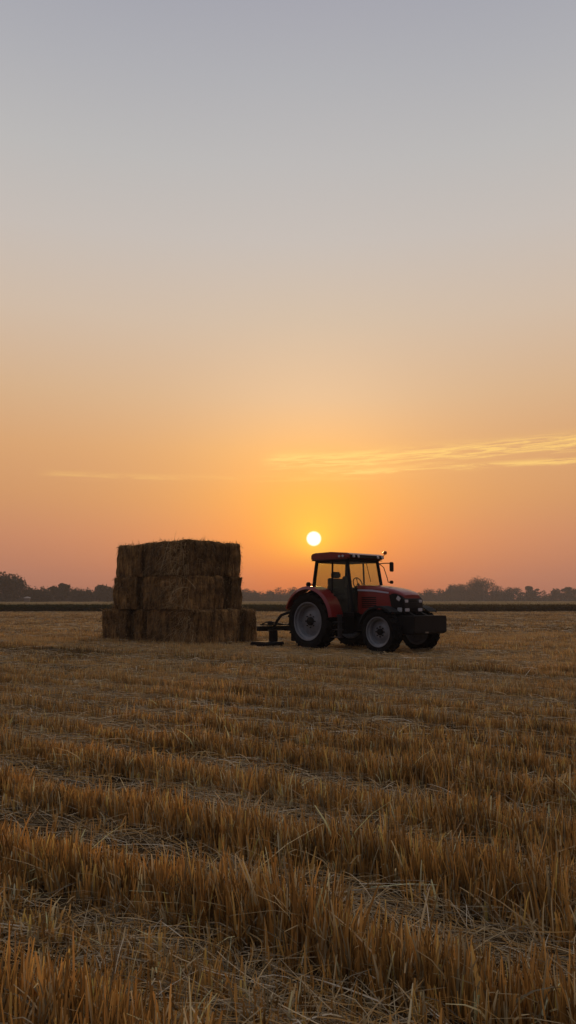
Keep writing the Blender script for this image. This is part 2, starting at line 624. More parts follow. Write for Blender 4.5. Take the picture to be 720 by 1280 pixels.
# ---------------------------------------------------- standing crop beyond
def crop():
    # leafy canopy: a bumpy block of crop, then leaves all over its front and top
    xs = np.linspace(-330, 330, 441)
    ys = np.concatenate(([98.0], np.linspace(98.6, 110, 12), np.linspace(116, 430, 50)))
    gx, gy = np.meshgrid(xs, ys)
    gz = .62 + .16 * vnoise(gx, gy, 1.7, 41) + .12 * vnoise(gx, gy, 14, 42)
    gz[0] = 0.0
    gz[1] *= .8
    vv = np.stack((gx, gy + .5 * (vnoise(gx, gy, 2.1, 43) - .5), gz), 2).reshape(-1, 3)
    nx, ny = len(xs), len(ys)
    b = (np.arange(ny - 1)[:, None] * nx + np.arange(nx - 1)[None, :]).ravel()
    q0 = np.stack((b, b + 1, b + 1 + nx, b + nx), 1)
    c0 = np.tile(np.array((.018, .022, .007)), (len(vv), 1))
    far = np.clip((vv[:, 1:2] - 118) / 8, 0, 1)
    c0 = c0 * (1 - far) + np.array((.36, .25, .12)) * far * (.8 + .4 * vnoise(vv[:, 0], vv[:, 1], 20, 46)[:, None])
    # leaves
    n1, n2 = 42000, 42000
    x = np.concatenate((RNG.uniform(-75, 75, n1), RNG.uniform(-1, 1, n2)))
    y = np.concatenate((97.4 + 2.2 * RNG.random(n1) ** 1.5, 99 + 210 * RNG.random(n2) ** 1.6))
    x[n1:] *= .55 * y[n1:]
    z = np.concatenate((.02 + .82 * RNG.random(n1), .62 + .26 * RNG.random(n2)))
    n = n1 + n2
    a = RNG.random(n) * 2 * math.pi
    d = unit(np.stack((np.cos(a), np.sin(a), RNG.normal(.5, .5, n)), 1))
    bend = np.stack((np.zeros(n), np.zeros(n), -RNG.random(n) * .6), 1)
    side = unit(np.stack((-np.sin(a), np.cos(a), RNG.normal(0, .4, n)), 1))
    v1, q1, bi = ribbons(np.stack((x, y, z), 1), d, bend, .16 + .22 * RNG.random(n), .05 + .09 * RNG.random(n), side, 3, .3)
    m = RNG.random((n, 1))
    c1 = np.array((.020, .027, .008)) * (1 - m) + np.array((.05, .045, .014)) * m
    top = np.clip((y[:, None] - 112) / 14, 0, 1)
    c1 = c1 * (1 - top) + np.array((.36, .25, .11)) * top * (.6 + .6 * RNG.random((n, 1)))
    def glow_tint(cc, xx, yy):  # sunset glow put into the crop colour: browner and lighter towards the right
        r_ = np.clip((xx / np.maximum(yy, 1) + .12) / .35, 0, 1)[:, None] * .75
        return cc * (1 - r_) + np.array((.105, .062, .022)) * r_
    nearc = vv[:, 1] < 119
    c0[nearc] = glow_tint(c0, vv[:, 0], vv[:, 1])[nearc]
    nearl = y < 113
    c1[nearl] = glow_tint(c1, x, y)[nearl]
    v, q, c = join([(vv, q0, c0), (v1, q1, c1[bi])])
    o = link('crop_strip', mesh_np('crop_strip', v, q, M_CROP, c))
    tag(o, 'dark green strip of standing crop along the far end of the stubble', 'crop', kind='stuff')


crop()


# -------------------------------------------------------------------- trees
def leaf_cloud(lobes, n, size, seed, col_a, col_b, fill=.35):
    """leaf clumps through a set of lobes: (cx, cy, cz, rx, ry, rz)"""
    g = np.random.default_rng(seed)
    lob = np.array(lobes, float)
    wgt = (lob[:, 3] * lob[:, 5]) ** 1.2
    li = g.choice(len(lob), n, p=wgt / wgt.sum())
    dirs = unit(g.normal(0, 1, (n, 3)))
    rad = g.random(n) ** fill * (1 + .13 * g.normal(0, 1, n))
    # light gaps: clump the directions
    clump = unit(g.normal(0, 1, (n // 9 + 1, 3)))[g.integers(0, n // 9 + 1, n)]
    dirs = unit(dirs * .7 + clump * .7)
    p = lob[li, :3] + dirs * rad[:, None] * lob[li, 3:]
    p[:, 2] = np.maximum(p[:, 2], .3)
    d = unit(g.normal(0, 1, (n, 3)))
    s = unit(np.cross(d, g.normal(0, 1, (n, 3))))
    L = size * g.uniform(.5, 1.5, n)
    v, q, bi = ribbons(p - d * L[:, None] * .5, d, g.normal(0, .25, (n, 3)), L, L * g.uniform(.45, .9, n), s, 3, .2)
    m = g.random((n, 1))
    c = np.array(col_a) * (1 - m) + np.array(col_b) * m
    return v, q, c[bi]


LEAF_A, LEAF_B = (.016, .019, .009), (.036, .033, .015)


def make_tree(name, loc, height, width, label, seed, style='dome', n=2600, leaf=.62):
    g = random.Random(seed)
    root = empty(name, (*loc, 0))
    tag(root, label, 'tree', 'trees along the far edge of the fields')
    r = width / 2
    lobes = []
    if style == 'dome':
        for i in range(13):
            a, f = g.random() * 6.28, g.random() ** .5
            h = .42 + .42 * (1 - f * f) * g.uniform(.75, 1.05)
            rr = r * g.uniform(.26, .42)
            lobes.append((math.cos(a) * r * .72 * f, math.sin(a) * r * .72 * f, height * h, rr, rr, rr * .85))
        lobes.append((0, 0, height * .42, r * .8, r * .8, height * .34))
    elif style == 'spread':      # tufts of foliage on separate limbs
        for i in range(11):
            a = g.random() * 6.28
            f = g.uniform(.2, 1)
            rr = r * g.uniform(.18, .30)
            lobes.append((math.cos(a) * r * .85 * f, math.sin(a) * r * .85 * f, height * (.93 - .34 * f + g.uniform(-.08, .05)), rr, rr, rr * .55))
        lobes.append((0, 0, height * .45, r * .62, r * .62, height * .28))
    else:                        # low and ragged
        for i in range(9):
            f = g.uniform(-.85, .85)
            rr = height * g.uniform(.18, .30)
            lobes.append((r * f, g.uniform(-1, 1) * r * .4, height * g.uniform(.40, .76), rr * 1.3, rr, rr))
        lobes.append((0, 0, height * .33, r * .9, r * .5, height * .3))
    vv, qq, cc = leaf_cloud(lobes, n, leaf, seed, LEAF_A, LEAF_B)
    link('crown', mesh_np('crown', vv, qq, M_LEAF, cc), parent=root)
    bm = bmesh.new()
    tr = max(.16, height * .022)
    add_tube(bm, [(0, 0, -.1), (.05, 0, height * .2), (.1, .1, height * .45), (0, .1, height * .72)], [tr * 1.3, tr, tr * .7, tr * .25], 7)
    for lx, ly, lz, *_ in lobes[:8]:
        add_tube(bm, [(.08, .05, height * .28), (lx * .5, ly * .5, (height * .28 + lz) * .52), (lx, ly, lz)], [tr * .55, tr * .35, tr * .12], 5)
    finish(bm, 'trunk', M_BARK, root, smooth=True)
    return root


def tree_px(px, top, D, wpx):
    """photo column, crown-top row and width turned into a real place and size at distance D"""
    return ((px - 360) / 960 * D, D), 1.5 + (750 - top) / 960 * D, wpx / 960 * D


TREES = [
    # px, top row, distance, width px, style, label
    (-48, 724, 300, 50, 'dome', 'dark rounded tree just outside the left of the biggest tree'),
    (12, 715, 290, 56, 'dome', 'biggest dark dome shaped tree at the far left of the field'),
    (50, 734, 300, 34, 'low', 'low ragged bush between the biggest tree and the tufted tree'),
    (77, 726, 310, 34, 'spread', 'tufted tree with finger like limbs rising above the left hedge'),
    (105, 736, 320, 32, 'low', 'low rounded shrub tree right of the tufted tree'),
    (132, 732, 330, 34, 'dome', 'small rounded tree half hidden by the left side of the bale stack'),
    (170, 735, 340, 40, 'dome', 'tree hidden mostly behind the straw bale stack'),
    (309, 735, 530, 34, 'low', 'hazy low tree just right of the straw bale stack'),
    (350, 734, 530, 40, 'low', 'hazy broad tree left of the tractor rear fender'),
    (392, 737, 540, 36, 'low', 'hazy low tree behind the tractor cab'),
    (540, 735, 550, 46, 'low', 'hazy low trees edge just right of the tractor nose'),
    (572, 730, 540, 40, 'dome', 'rounded hazy tree on the left shoulder of the right wood'),
    (603, 722, 530, 52, 'dome', 'tallest broad domed tree in the wood right of the tractor'),
    (636, 733, 530, 34, 'low', 'lower tree on the right shoulder of the tallest domed tree'),
    (662, 732, 510, 26, 'spread', 'open tree with sky showing under its crown near the right edge'),
    (688, 735, 515, 30, 'low', 'low bushy tree between the two open trees at the right'),
    (711, 732, 505, 30, 'spread', 'last open tufted tree at the right edge of the photo'),
    (752, 728, 510, 44, 'dome', 'rounded tree standing beyond the right edge of the photo'),
]
for i, (px, top, D, w, sty, lab) in enumerate(TREES):
    loc, h, wid = tree_px(px, top, D, w)
    make_tree('tree', loc, h, wid, lab, 100 + i, sty, n=3600 if sty != 'dome' else 6500, leaf=.55)


def treeline():
    """the far hedge that closes the plain: one mass"""
    g = np.random.default_rng(70)
    lobes = []
    for x in np.arange(-300, 300, 3.0):
        D = 335 + 200 * min(1, max(0, (x + 110) / 110)) + g.uniform(0, 22)
        px = 360 + x / D * 960
        h = 6.0 + 1.2 * g.random() + 1.6 * math.sin(x * .07) * math.sin(x * .023)
        if 520 < px < 640:
            h += 3.2 * math.exp(-((px - 595) / 34) ** 2)
        if px > 640:
            h *= .82
        lobes.append((x, D, h * .40, 3.4, 3, h * .55))
        lobes.append((x + 1.5, D + 4, h * .18, 3.4, 2, h * .28))
        lobes.append((x + .5, D + 7, h * .12, 3.6, 2, h * .22))
    vv, qq, cc = leaf_cloud(lobes, 110000, .90, 71, LEAF_A, LEAF_B, .4)
    o = link('distant_hedge', mesh_np('distant_hedge', vv, qq, M_LEAF, cc))
    tag(o, 'hazy belt of low bushes closing the plain under the horizon', 'hedge', kind='stuff')


treeline()


def shed():
    loc, _, _ = tree_px(36, 745, 285, 8)
    root = empty('field_shed', (*loc, 0), R(8))
    tag(root, 'small shed with pale roof in front of the biggest tree at left', 'shed')
    finish(box(-.9, .9, -1, 1, 0, 2.2), 'wall', M_SHEDW, root)
    bm = bmesh.new()
    add_prism(bm, [(-1.05, 2.2), (1.05, 2.2), (1.0, 2.40), (0, 2.75), (-1.0, 2.40)], -1.2, 1.2)
    finish(bm, 'roof', M_SHED, root)


shed()


# --------------------------------------------------------------- straw bales
def bale_body(L, W, H, seed):
    bm = bmesh.new()
    nx, ny, nz = max(6, int(L / .075)), max(6, int(W / .075)), 16
    vmap = {}

    def vert(i, j, k):
        key = (i, j, k)
        if key not in vmap:
            x, y, z = (i / nx - .5) * L, (j / ny - .5) * W, k / nz * H
            p = Vector((x, y, z))
            nrm = Vector((0, 0, 0))
            if i in (0, nx):
                nrm.x = -1 if i == 0 else 1
            if j in (0, ny):
                nrm.y = -1 if j == 0 else 1
            if k in (0, nz):
                nrm.z = -1 if k == 0 else 1
            cnt = abs(nrm.x) + abs(nrm.y) + abs(nrm.z)
            s = Vector((seed * 7.3, seed * 3.1, seed * 1.7))
            d = .03 * (noise.noise(p * 2.0 + s)) + .035 * noise.noise(Vector((p.x * 11, p.y * 11, p.z * 2.5)) + s)
            # pressed flakes: upright grooves along the long side
            fl = abs(math.sin((x + .1 * noise.noise(p * 3 + s)) * math.pi / .21 + seed))
            d -= .035 * (1 - fl) ** 2
            # twine lines bite in
            for zz in (.34, .67):
                d -= .012 * math.exp(-((z / H - zz) / .02) ** 2)
            d += .012 * math.sin(math.pi * z / H)
            if cnt > 1:
                d -= .032
            elif (L / 2 - abs(x)) < .05 or (W / 2 - abs(y)) < .05:
                d -= .014
            if k in (0,):
                nrm.z = 0
            vmap[key] = bm.verts.new(p + nrm * d)
        return vmap[key]

    def face(a, b, c, d):
        bm.faces.new((a, b, c, d))
    for i in range(nx):
        for j in range(ny):
            face(vert(i, j, nz), vert(i + 1, j, nz), vert(i + 1, j + 1, nz), vert(i, j + 1, nz))
            face(vert(i, j, 0), vert(i, j + 1, 0), vert(i + 1, j + 1, 0), vert(i + 1, j, 0))
    for i in range(nx):
        for k in range(nz):
            face(vert(i, 0, k), vert(i + 1, 0, k), vert(i + 1, 0, k + 1), vert(i, 0, k + 1))
            face(vert(i, ny, k), vert(i, ny, k + 1), vert(i + 1, ny, k + 1), vert(i + 1, ny, k))
    for j in range(ny):
        for k in range(nz):
            face(vert(0, j, k), vert(0, j, k + 1), vert(0, j + 1, k + 1), vert(0, j + 1, k))
            face(vert(nx, j, k), vert(nx, j + 1, k), vert(nx, j + 1, k + 1), vert(nx, j, k + 1))
    return bm


def bale_straws(L, W, H, seed, n, hang, inside):
    """straws standing off and trailing down the faces of a bale; hang: share that hang over the +x-y corner"""
    g = np.random.default_rng(seed)
    fw = np.array((L * H, L * H, W * H, W * H, L * W * .8))
    f = g.choice(5, n, p=fw / fw.sum())
    x, y, z = g.uniform(-L / 2, L / 2, n), g.uniform(-W / 2, W / 2, n), g.uniform(.02, H, n)
    nr = np.zeros((n, 3))
    for k, (ax, sg) in enumerate(((1, -1), (1, 1), (0, -1), (0, 1), (2, 1))):
        m = f == k
        nr[m, ax] = sg
    x = np.where(f == 2, -L / 2, np.where(f == 3, L / 2, x))
    y = np.where(f == 0, -W / 2, np.where(f == 1, W / 2, y))
    z = np.where(f == 4, H, z)
    p = np.stack((x, y, z), 1) - nr * .01
    ok = ~inside(p + nr * .16)
    x, y, z, f, nr, p = x[ok], y[ok], z[ok], f[ok], nr[ok], p[ok]
    n = len(p)
    t = g.normal(0, 1, (n, 3))
    t[:, 2] *= 1.5
    d = unit(nr * g.uniform(.1, .75, (n, 1)) + t * .6)
    bend = np.stack((g.normal(0, .2, n), g.normal(0, .2, n), -g.uniform(.1, .75, n)), 1)
    ln = np.clip(g.normal(.13, .07, n), .04, .42)
    # short at the upright edges that face a neighbour
    edge = np.where(f < 2, L / 2 - np.abs(x), np.where(f < 4, W / 2 - np.abs(y), 1.0))
    corner = (f == 0) & (x > L / 2 - 1.1) & (hang >= .5)
    # long straws draped over the top edges
    if hang:
        m = g.random(n) < hang
        f0 = m & (f == 0)
        ln = np.where(f0 & (g.random(n) < .6), g.uniform(.25, .6, n), ln)
        bend[f0, 2] = -g.uniform(.4, .9, f0.sum())
    ln = np.where(corner & (g.random(n) < .4), g.uniform(.25, .7, n), np.minimum(ln, .04 + edge * .8))
    w = .009 * np.clip(g.normal(1, .4, n), .5, 2)
    s = unit(np.cross(d, g.normal(0, 1, (n, 3))))
    v, q, bi = ribbons(p, d, bend, ln, w, s, 4, .6)
    v[:, 2] = np.maximum(v[:, 2], .01)
    m = g.random((n, 1))
    c = np.array((.42, .28, .13)) * (1 - m) + np.array((.20, .12, .05)) * m
    c = c * (.35 + 1.1 * g.random((n, 1)) ** 2)
    c = np.where(corner[:, None] & (g.random((n, 1)) < .5), np.array((.60, .42, .21)), c)
    return v, q, c[bi]


def bale(u0, u1, v0, v1, z0, z1, corner, label, seed, along, hang=.0, tilt=0.0):
    """one big square bale; along: 'u' lies along the left face of the stack, 'v' along the right face"""
    uc, vc = (u0 + u1) / 2, (v0 + v1) / 2
    c = corner + ST_U * uc + ST_V * vc
    if along == 'u':
        L, W, rz = u1 - u0, v1 - v0, math.atan2(-ST_U[1], -ST_U[0])
    else:
        L, W, rz = v1 - v0, u1 - u0, math.atan2(ST_V[1], ST_V[0])
    o = finish(bale_body(L, W, z1 - z0, seed), 'straw_bale', M_BALE, smooth=False, loc=(c[0], c[1], z0))
    o.rotation_euler = (0, 0, rz + R(tilt))
    tag(o, label, 'straw bale', 'big square straw bales in the stack')
    def inside(p):
        a = rz
        wx = c[0] + p[:, 0] * math.cos(a) - p[:, 1] * math.sin(a)
        wy = c[1] + p[:, 0] * math.sin(a) + p[:, 1] * math.cos(a)
        wz = z0 + p[:, 2]
        r_ = np.zeros(len(p), bool)
        for b in BALES:
            cn = b[6]
            if b[7] == label:
                continue
            uu = (wx - cn[0]) * ST_U[0] + (wy - cn[1]) * ST_U[1]
            w2 = (wx - cn[0]) * ST_V[0] + (wy - cn[1]) * ST_V[1]
            r_ |= (uu > b[0]) & (uu < b[1]) & (w2 > b[2]) & (w2 < b[3]) & (wz > b[4] - .0) & (wz < b[5] - .02)
        return r_
    vv, qq, cc = bale_straws(L, W, z1 - z0, 500 + seed, int(2100 * (L * W + 2 * L + 2 * W) / 6), hang, inside)
    if len(vv) > 8 * 400:
        link('loose_straw', mesh_np('loose_straw', vv, qq, M_STRAW, cc), parent=o)['kind'] = 'stuff'
    return o


CB = ST_C
CM = np.array((-3.28, 25.66))
CT = np.array((-3.33, 25.72))
BALES = [
    # bottom layer
    (0, 2.68, 0, .80, 0, 1.185, CB, 'long bale at the near corner of the bottom layer', 'u', .5),
    (.10, 2.4, .95, 2.16, 0, 1.18, CB, 'bottom bale on the right face between corner bale and end bale', 'u', .1),
    (0, 2.4, 2.34, 2.86, 0, 1.175, CB, 'rightmost bottom bale next to the mower behind the tractor', 'u', .1),
    (2.94, 3.53, 0.07, 2.4, 0, 1.17, CB, 'narrow bale end second from the left in the bottom layer', 'v', .1),
    (3.83, 5.46, 0, 2.4, 0, 1.16, CB, 'leftmost bottom bale sticking out beyond the layers above', 'v', .1),
    # middle layer
    (0, 2.62, 0, 1.18, 1.18, 2.335, CM, 'long bale at the near corner of the middle layer', 'u', .6),
    (.13, 2.5, 1.30, 1.74, 1.17, 2.33, CM, 'middle layer bale on the right face beside the corner bale', 'u', .1),
    (0, 2.5, 1.90, 2.44, 1.17, 2.33, CM, 'rightmost bale of the middle layer facing the tractor', 'u', .1),
    (2.93, 4.42, 0, 2.4, 1.17, 2.33, CM, 'leftmost bale of the middle layer beside a dark gap', 'v', .1),
    # top layer
    (0, 2.45, 0, 1.18, 2.33, 3.53, CT, 'long bale at the near corner of the top layer with hanging straw', 'u', .7),
    (.11, 2.5, 1.30, 1.78, 2.33, 3.52, CT, 'top layer bale on the right face beside the corner bale', 'u', .1),
    (0, 2.5, 1.92, 2.46, 2.33, 3.51, CT, 'rightmost bale of the top layer with frayed right edge', 'u', .1),
    (2.64, 4.20, .03, 2.4, 2.33, 3.51, CT, 'leftmost bale of the top layer against the sky', 'v', .1),
]
for i, (u0, u1, v0, v1, z0, z1, cn, lab, al, hg) in enumerate(BALES):
    bale(u0, u1, v0, v1, z0, z1, cn, lab, i + 1, al, hg, tilt=random.uniform(-1.1, 1.1))


# ------------------------------------------------------------------ tractor
def tyre_bm(r, w, rim, lugs):
    bm = bmesh.new()
    h = w / 2
    prof = [(-h * .72, rim), (-h * .86, rim + .03), (-h * .98, rim + (r - rim) * .45), (-h * .93, rim + (r - rim) * .75), (-h * .8, r - .075), (-h * .5, r - .045),
            (0, r - .038), (h * .5, r - .045), (h * .8, r - .075), (h * .93, rim + (r - rim) * .75), (h * .98, rim + (r - rim) * .45), (h * .86, rim + .03), (h * .72, rim)]
    add_lathe(bm, prof, 64)
    # chevron lugs
    for i in range(lugs * 2):
        sgn = 1 if i % 2 else -1
        a0 = 2 * math.pi * i / (lugs * 2)
        sl = 2 * math.pi / lugs * .85
        bw = .030 / r
        secs = []
        for t in (0.0, .5, 1.0):
            y = sgn * h * (.04 + .92 * t)
            ro = r - (.0 if t < .9 else .035)
            ri = (r - .06) if t < .9 else (rim + (r - rim) * .62)
            ac = a0 + sl * t * .55
            ring = []
            for da, rr in ((-bw, ri), (-bw * .75, ro), (bw * .75, ro), (bw, ri)):
                ring.append(bm.verts.new((rr * math.cos(ac + da), y, rr * math.sin(ac + da))))
            secs.append(ring)
        for p, q in zip(secs, secs[1:]):
            for k in range(3):
                bm.faces.new((p[k], p[k + 1], q[k + 1], q[k]))
        bm.faces.new(secs[0])
        bm.faces.new(list(reversed(secs[-1])))
    return bm


def wheel(name, root, cx, cy, r, w, rim, lugs, side):
    """side -1: right hand wheel, its outer face towards -y"""
    bm = bmesh.new()
    o = w / 2
    add_lathe(bm, [(side * .04, 0), (side * (o * .62), 0), (side * (o * .62), rim * .16), (side * (o * .55), rim * .22), (side * .04, rim * .24)], 20)
    for k in range(8):
        a = 2 * math.pi * k / 8
        add_lathe(bm, [(side * o * .36, .022), (side * o * .48, .02), (side * o * .48, 0)], 6, (rim * .34 * math.cos(a), 0, rim * .34 * math.sin(a)))
    wob = finish(bm, name, M_IRON, root, smooth=True, loc=(cx, cy, r))
    bm = bmesh.new()
    s = side
    add_lathe(bm, [(s * o * .30, rim * .15), (s * o * .34, rim * .45), (s * o * .10, rim * .62), (s * o * .06, rim * .80), (s * o * .55, rim * .86),
                   (s * o * .62, rim * .955), (s * o * .88, rim * .975), (s * o * .90, rim * 1.045), (s * o * .82, rim * 1.045), (s * o * .6, rim * .99),
                   (-s * o * .6, rim * .99), (-s * o * .88, rim * 1.04), (-s * o * .88, rim * .95), (-s * o * .2, rim * .8), (-s * o * .1, rim * .5), (-s * o * .1, rim * .1)], 56)
    finish(bm, 'rim', M_RIM, wob, smooth=True)
    finish(tyre_bm(r, w, rim, lugs), 'tyre', M_TYRE, wob, smooth=True)
    return wob


def loft(bm, secs):
    rings = [[bm.verts.new(p) for p in s] for s in secs]
    n = len(rings[0])
    for a, b in zip(rings, rings[1:]):
        for k in range(n):
            bm.faces.new((a[k], a[(k + 1) % n], b[(k + 1) % n], b[k]))
    bm.faces.new(list(reversed(rings[0])))
    bm.faces.new(rings[-1])


def hood_section(x, hw, zb, zt, crown=.05, r=.085):
    pts = [(x, -hw, zb), (x, -hw * 1.0, zb + (zt - zb) * .45)]
    for k in range(5):
        a = math.pi / 2 * k / 4
        pts.append((x, -hw + r * (1 - math.cos(a)), zt - r + r * math.sin(a)))
    pts.append((x, 0, zt + crown * .5))
    for k in range(4, -1, -1):
        a = math.pi / 2 * k / 4
        pts.append((x, hw - r * (1 - math.cos(a)), zt - r + r * math.sin(a)))
    pts += [(x, hw, zb + (zt - zb) * .45), (x, hw, zb)]
    return pts


def quad_pane(bm, pts, th=.006):
    """a thin glass pane with thickness"""
    P = [Vector(p) for p in pts]
    n = (P[1] - P[0]).cross(P[3] - P[0]).normalized() * th
    a = [bm.verts.new(p) for p in P]
    b = [bm.verts.new(p + n) for p in P]
    bm.faces.new(a)
    bm.faces.new(list(reversed(b)))
    m = len(P)
    for i in range(m):
        j = (i + 1) % m
        bm.faces.new((a[i], b[i], b[j], a[j]))


def build_tractor():
    T = empty('tractor', (*TR_LOC, 0), TR_ROT)
    tag(T, 'red farm tractor with black tyres parked beside the straw stack', 'tractor')
    WB = 2.6
    # wheels
    for s in (-1, 1):
        wheel('rear_wheel', T, 0, s * .95, .87, .52, .55, 20, s)
        wheel('front_wheel', T, WB, s * .88, .625, .42, .40, 18, s)
    # bonnet
    bm = bmesh.new()
    loft(bm, [hood_section(1.30, .43, 1.10, 1.93), hood_section(1.9, .44, 1.08, 1.91), hood_section(2.35, .44, 1.08, 1.86),
              hood_section(2.65, .43, 1.1, 1.80), hood_section(2.84, .41, 1.12, 1.74), hood_section(2.95, .39, 1.2, 1.69, .03, .07), hood_section(3.0, .35, 1.3, 1.64, .02, .06)])
    hood = finish(bm, 'hood', M_RED, T, smooth=True)
    for s in (-1, 1):
        bm = bmesh.new()
        ys = s * .436
        pts = [(1.34, 1.815), (1.9, 1.80), (2.5, 1.725), (2.5, 1.685), (1.9, 1.745), (1.34, 1.765)]
        add_prism(bm, pts, min(ys, ys + s * .012), max(ys, ys + s * .012))
        finish(bm, 'stripe', M_STRIPE, hood)
        bm = bmesh.new()
        for k in range(6):
            z = 1.28 + .055 * k
            add_box(bm, 1.5, 2.05, s * .437 - .006, s * .437 + .006, z, z + .03)
        finish(bm, 'side_vent', M_BLACK, hood)
    bm = bmesh.new()
    add_prism(bm, [(2.50, 1.665), (2.72, 1.69), (2.95, 1.615), (3.035, 1.50), (3.04, 1.16), (2.98, 1.08), (2.70, 1.06), (2.62, 1.25)], -.452, .452)
    gr = finish(bm, 'grille', M_BLACK, T, bevel=.02, smooth=True)
    bm = bmesh.new()
    for k in range(7):
        add_box(bm, 3.034, 3.046, -.17, .17, 1.20 + .05 * k, 1.22 + .05 * k)
    finish(bm, 'grille_bar', M_IRON, gr)
    for s in (-1, 1):
        bm = bmesh.new()      # upper slanted lamp on the shoulder
        add_box(bm, 2.80, 2.93, s * .452 - .012, s * .452 + .012, 1.49, 1.60)
        bmesh.ops.rotate(bm, cent=(2.86, s * .452, 1.55), matrix=Matrix.Rotation(R(35), 3, 'Y'), verts=bm.verts)
        finish(bm, 'headlight', M_LENS, gr, bevel=.008)
        bm = bmesh.new()
        add_box(bm, 3.02, 3.05, s * .32 - .07, s * .32 + .07, 1.43, 1.51)
        finish(bm, 'headlight', M_LENS, gr, bevel=.008)
        bm = bmesh.new()
        add_box(bm, 3.025, 3.055, s * .30 - .10, s * .30 + .10, 1.18, 1.27)
        finish(bm, 'headlight', M_LENS, gr, bevel=.01)
        bm = bmesh.new()
        add_box(bm, 2.82, 2.98, s * .452 - .012, s * .452 + .012, 1.17, 1.29)
        finish(bm, 'headlight', M_LENS, gr, bevel=.01)
    # engine, gearbox, axles
    bm = bmesh.new()
    add_box(bm, 1.2, 2.95, -.30, .30, .62, 1.12)
    add_box(bm, -.25, 1.25, -.34, .34, .55, 1.15)
    add_box(bm, -.45, -.25, -.28, .28, .5, 1.25)
    finish(bm, 'engine_block', M_IRON, T, bevel=.02)
    bm = bmesh.new()
    add_tube(bm, [(0, -.85, .87), (0, -.4, .87), (0, .4, .87), (0, .85, .87)], [.13, .19, .19, .13], 14)
    finish(bm, 'rear_axle', M_IRON, T, smooth=True)
    bm = bmesh.new()
    add_tube(bm, [(WB, -.78, .625), (WB, -.25, .60), (WB, .25, .60), (WB, .78, .625)], [.13, .10, .10, .13], 12)
    add_box(bm, WB - .2, WB + .2, -.2, .2, .55, .75)
    finish(bm, 'front_axle', M_IRON, T, smooth=True)
    # cab floor, cowl, tank and steps
    bm = bmesh.new()
    add_box(bm, -.15, 1.42, -.70, .70, 1.02, 1.14)
    add_box(bm, .62, 1.15, -.78, -.36, .52, 1.02)
    add_box(bm, .62, 1.15, .36, .78, .52, 1.02)
    finish(bm, 'cab_floor', M_BLACK, T, bevel=.025)
    bm = bmesh.new()
    add_prism(bm, [(1.12, 1.14), (1.36, 1.14), (1.38, 1.86), (1.22, 1.92), (1.12, 1.7)], -.45, .45)
    finish(bm, 'dashboard', M_BLACK, T, bevel=.03)
    for s in (-1, 1):
        bm = bmesh.new()
        for x in (.66, 1.06):
            add_box(bm, x - .018, x + .018, s * .86 - .13, s * .86 + .03, .40, 1.08)
        for z in (.42, .64, .86, 1.06):
            add_box(bm, .60, 1.12, s * .88 - .11, s * .88 + .06, z - .014, z + .014)
        finish(bm, 'step', M_IRON if s > 0 else M_STEELD, T)
        bm = bmesh.new()
        add_tube(bm, [(1.30, s * .80, 1.2), (1.33, s * .83, 1.5), (1.27, s * .80, 1.95)], .014, 6)
        finish(bm, 'grab_rail', M_BLACK, T, smooth=True)
    bm = bmesh.new()
    for y in (-.16, -.05, .08, .2):
        add_tube(bm, [(-.42, y, 1.2), (-.7, y * 1.2, 1.12), (-.95, y * 1.5, .9), (-1.2, y * 1.6, .72)], .016, 6)
    finish(bm, 'hose', M_BLACK, T, smooth=True)
    # rear fenders
    for s in (-1, 1):
        bm = bmesh.new()
        outer, inner = [], []
        NA = 18
        secs = []
        for k in range(NA + 1):
            a = R(8 + (158 - 8) * k / NA)
            rr = .985 + .03 * math.sin(math.pi * k / NA)
            cxx, czz = rr * math.cos(a) * 1.0, .87 + rr * math.sin(a)
            dx, dz = math.cos(a), math.sin(a)
            y0, y1 = s * .70, s * 1.23
            def P(y, d):
                return (cxx + dx * d, y, czz + dz * d)
            secs.append([P(y0, 0), P(y1 - s * .06, .0), P(y1, -.07), P(y1 + s * .012, -.06), P(y1 - s * .04, .028), P(y0, .028)])
        loft(bm, secs)
        f = finish(bm, 'rear_fender', M_RED, T, smooth=True)
        bm = bmesh.new()
        poly = [(.985 * math.cos(R(a)), .87 + .985 * math.sin(R(a))) for a in range(10, 159, 10)]
        poly += [(-.5, 1.0), (.4, .8)]
        add_prism(bm, poly, s * .70 - .012, s * .70 + .012)
        finish(bm, 'fender_inner', M_BLACK, f)
        bm = bmesh.new()
        add_box(bm, -.96, -.90, s * 1.0 - .12, s * 1.0 + .12, 1.18, 1.26)
        finish(bm, 'tail_light', M_AMBER, f, bevel=.008)
        # front mudguards
        bm = bmesh.new()
        secs = []
        for k in range(11):
            a = R(50 + 115 * k / 10)
            rr = .70
            cxx, czz = WB + rr * math.cos(a), .625 + rr * math.sin(a)
            dx, dz = math.cos(a), math.sin(a)
            secs.append([(cxx, s * .68, czz), (cxx, s * 1.08, czz), (cxx - dx * .04, s * 1.10, czz - dz * .04), (cxx + dx * .018, s * 1.08, czz + dz * .018), (cxx + dx * .018, s * .68, czz + dz * .018)])
        loft(bm, secs)
        finish(bm, 'front_mudguard', M_IRON, T, smooth=True)
    # cab
    bot = {'A': (1.38, .71, 1.14), 'B': (.60, .745, 1.14), 'C': (-.20, .735, 1.55)}
    top = {'A': (1.17, .69, 2.70), 'B': (.60, .70, 2.70), 'C': (-.06, .69, 2.70)}
    bm = bmesh.new()
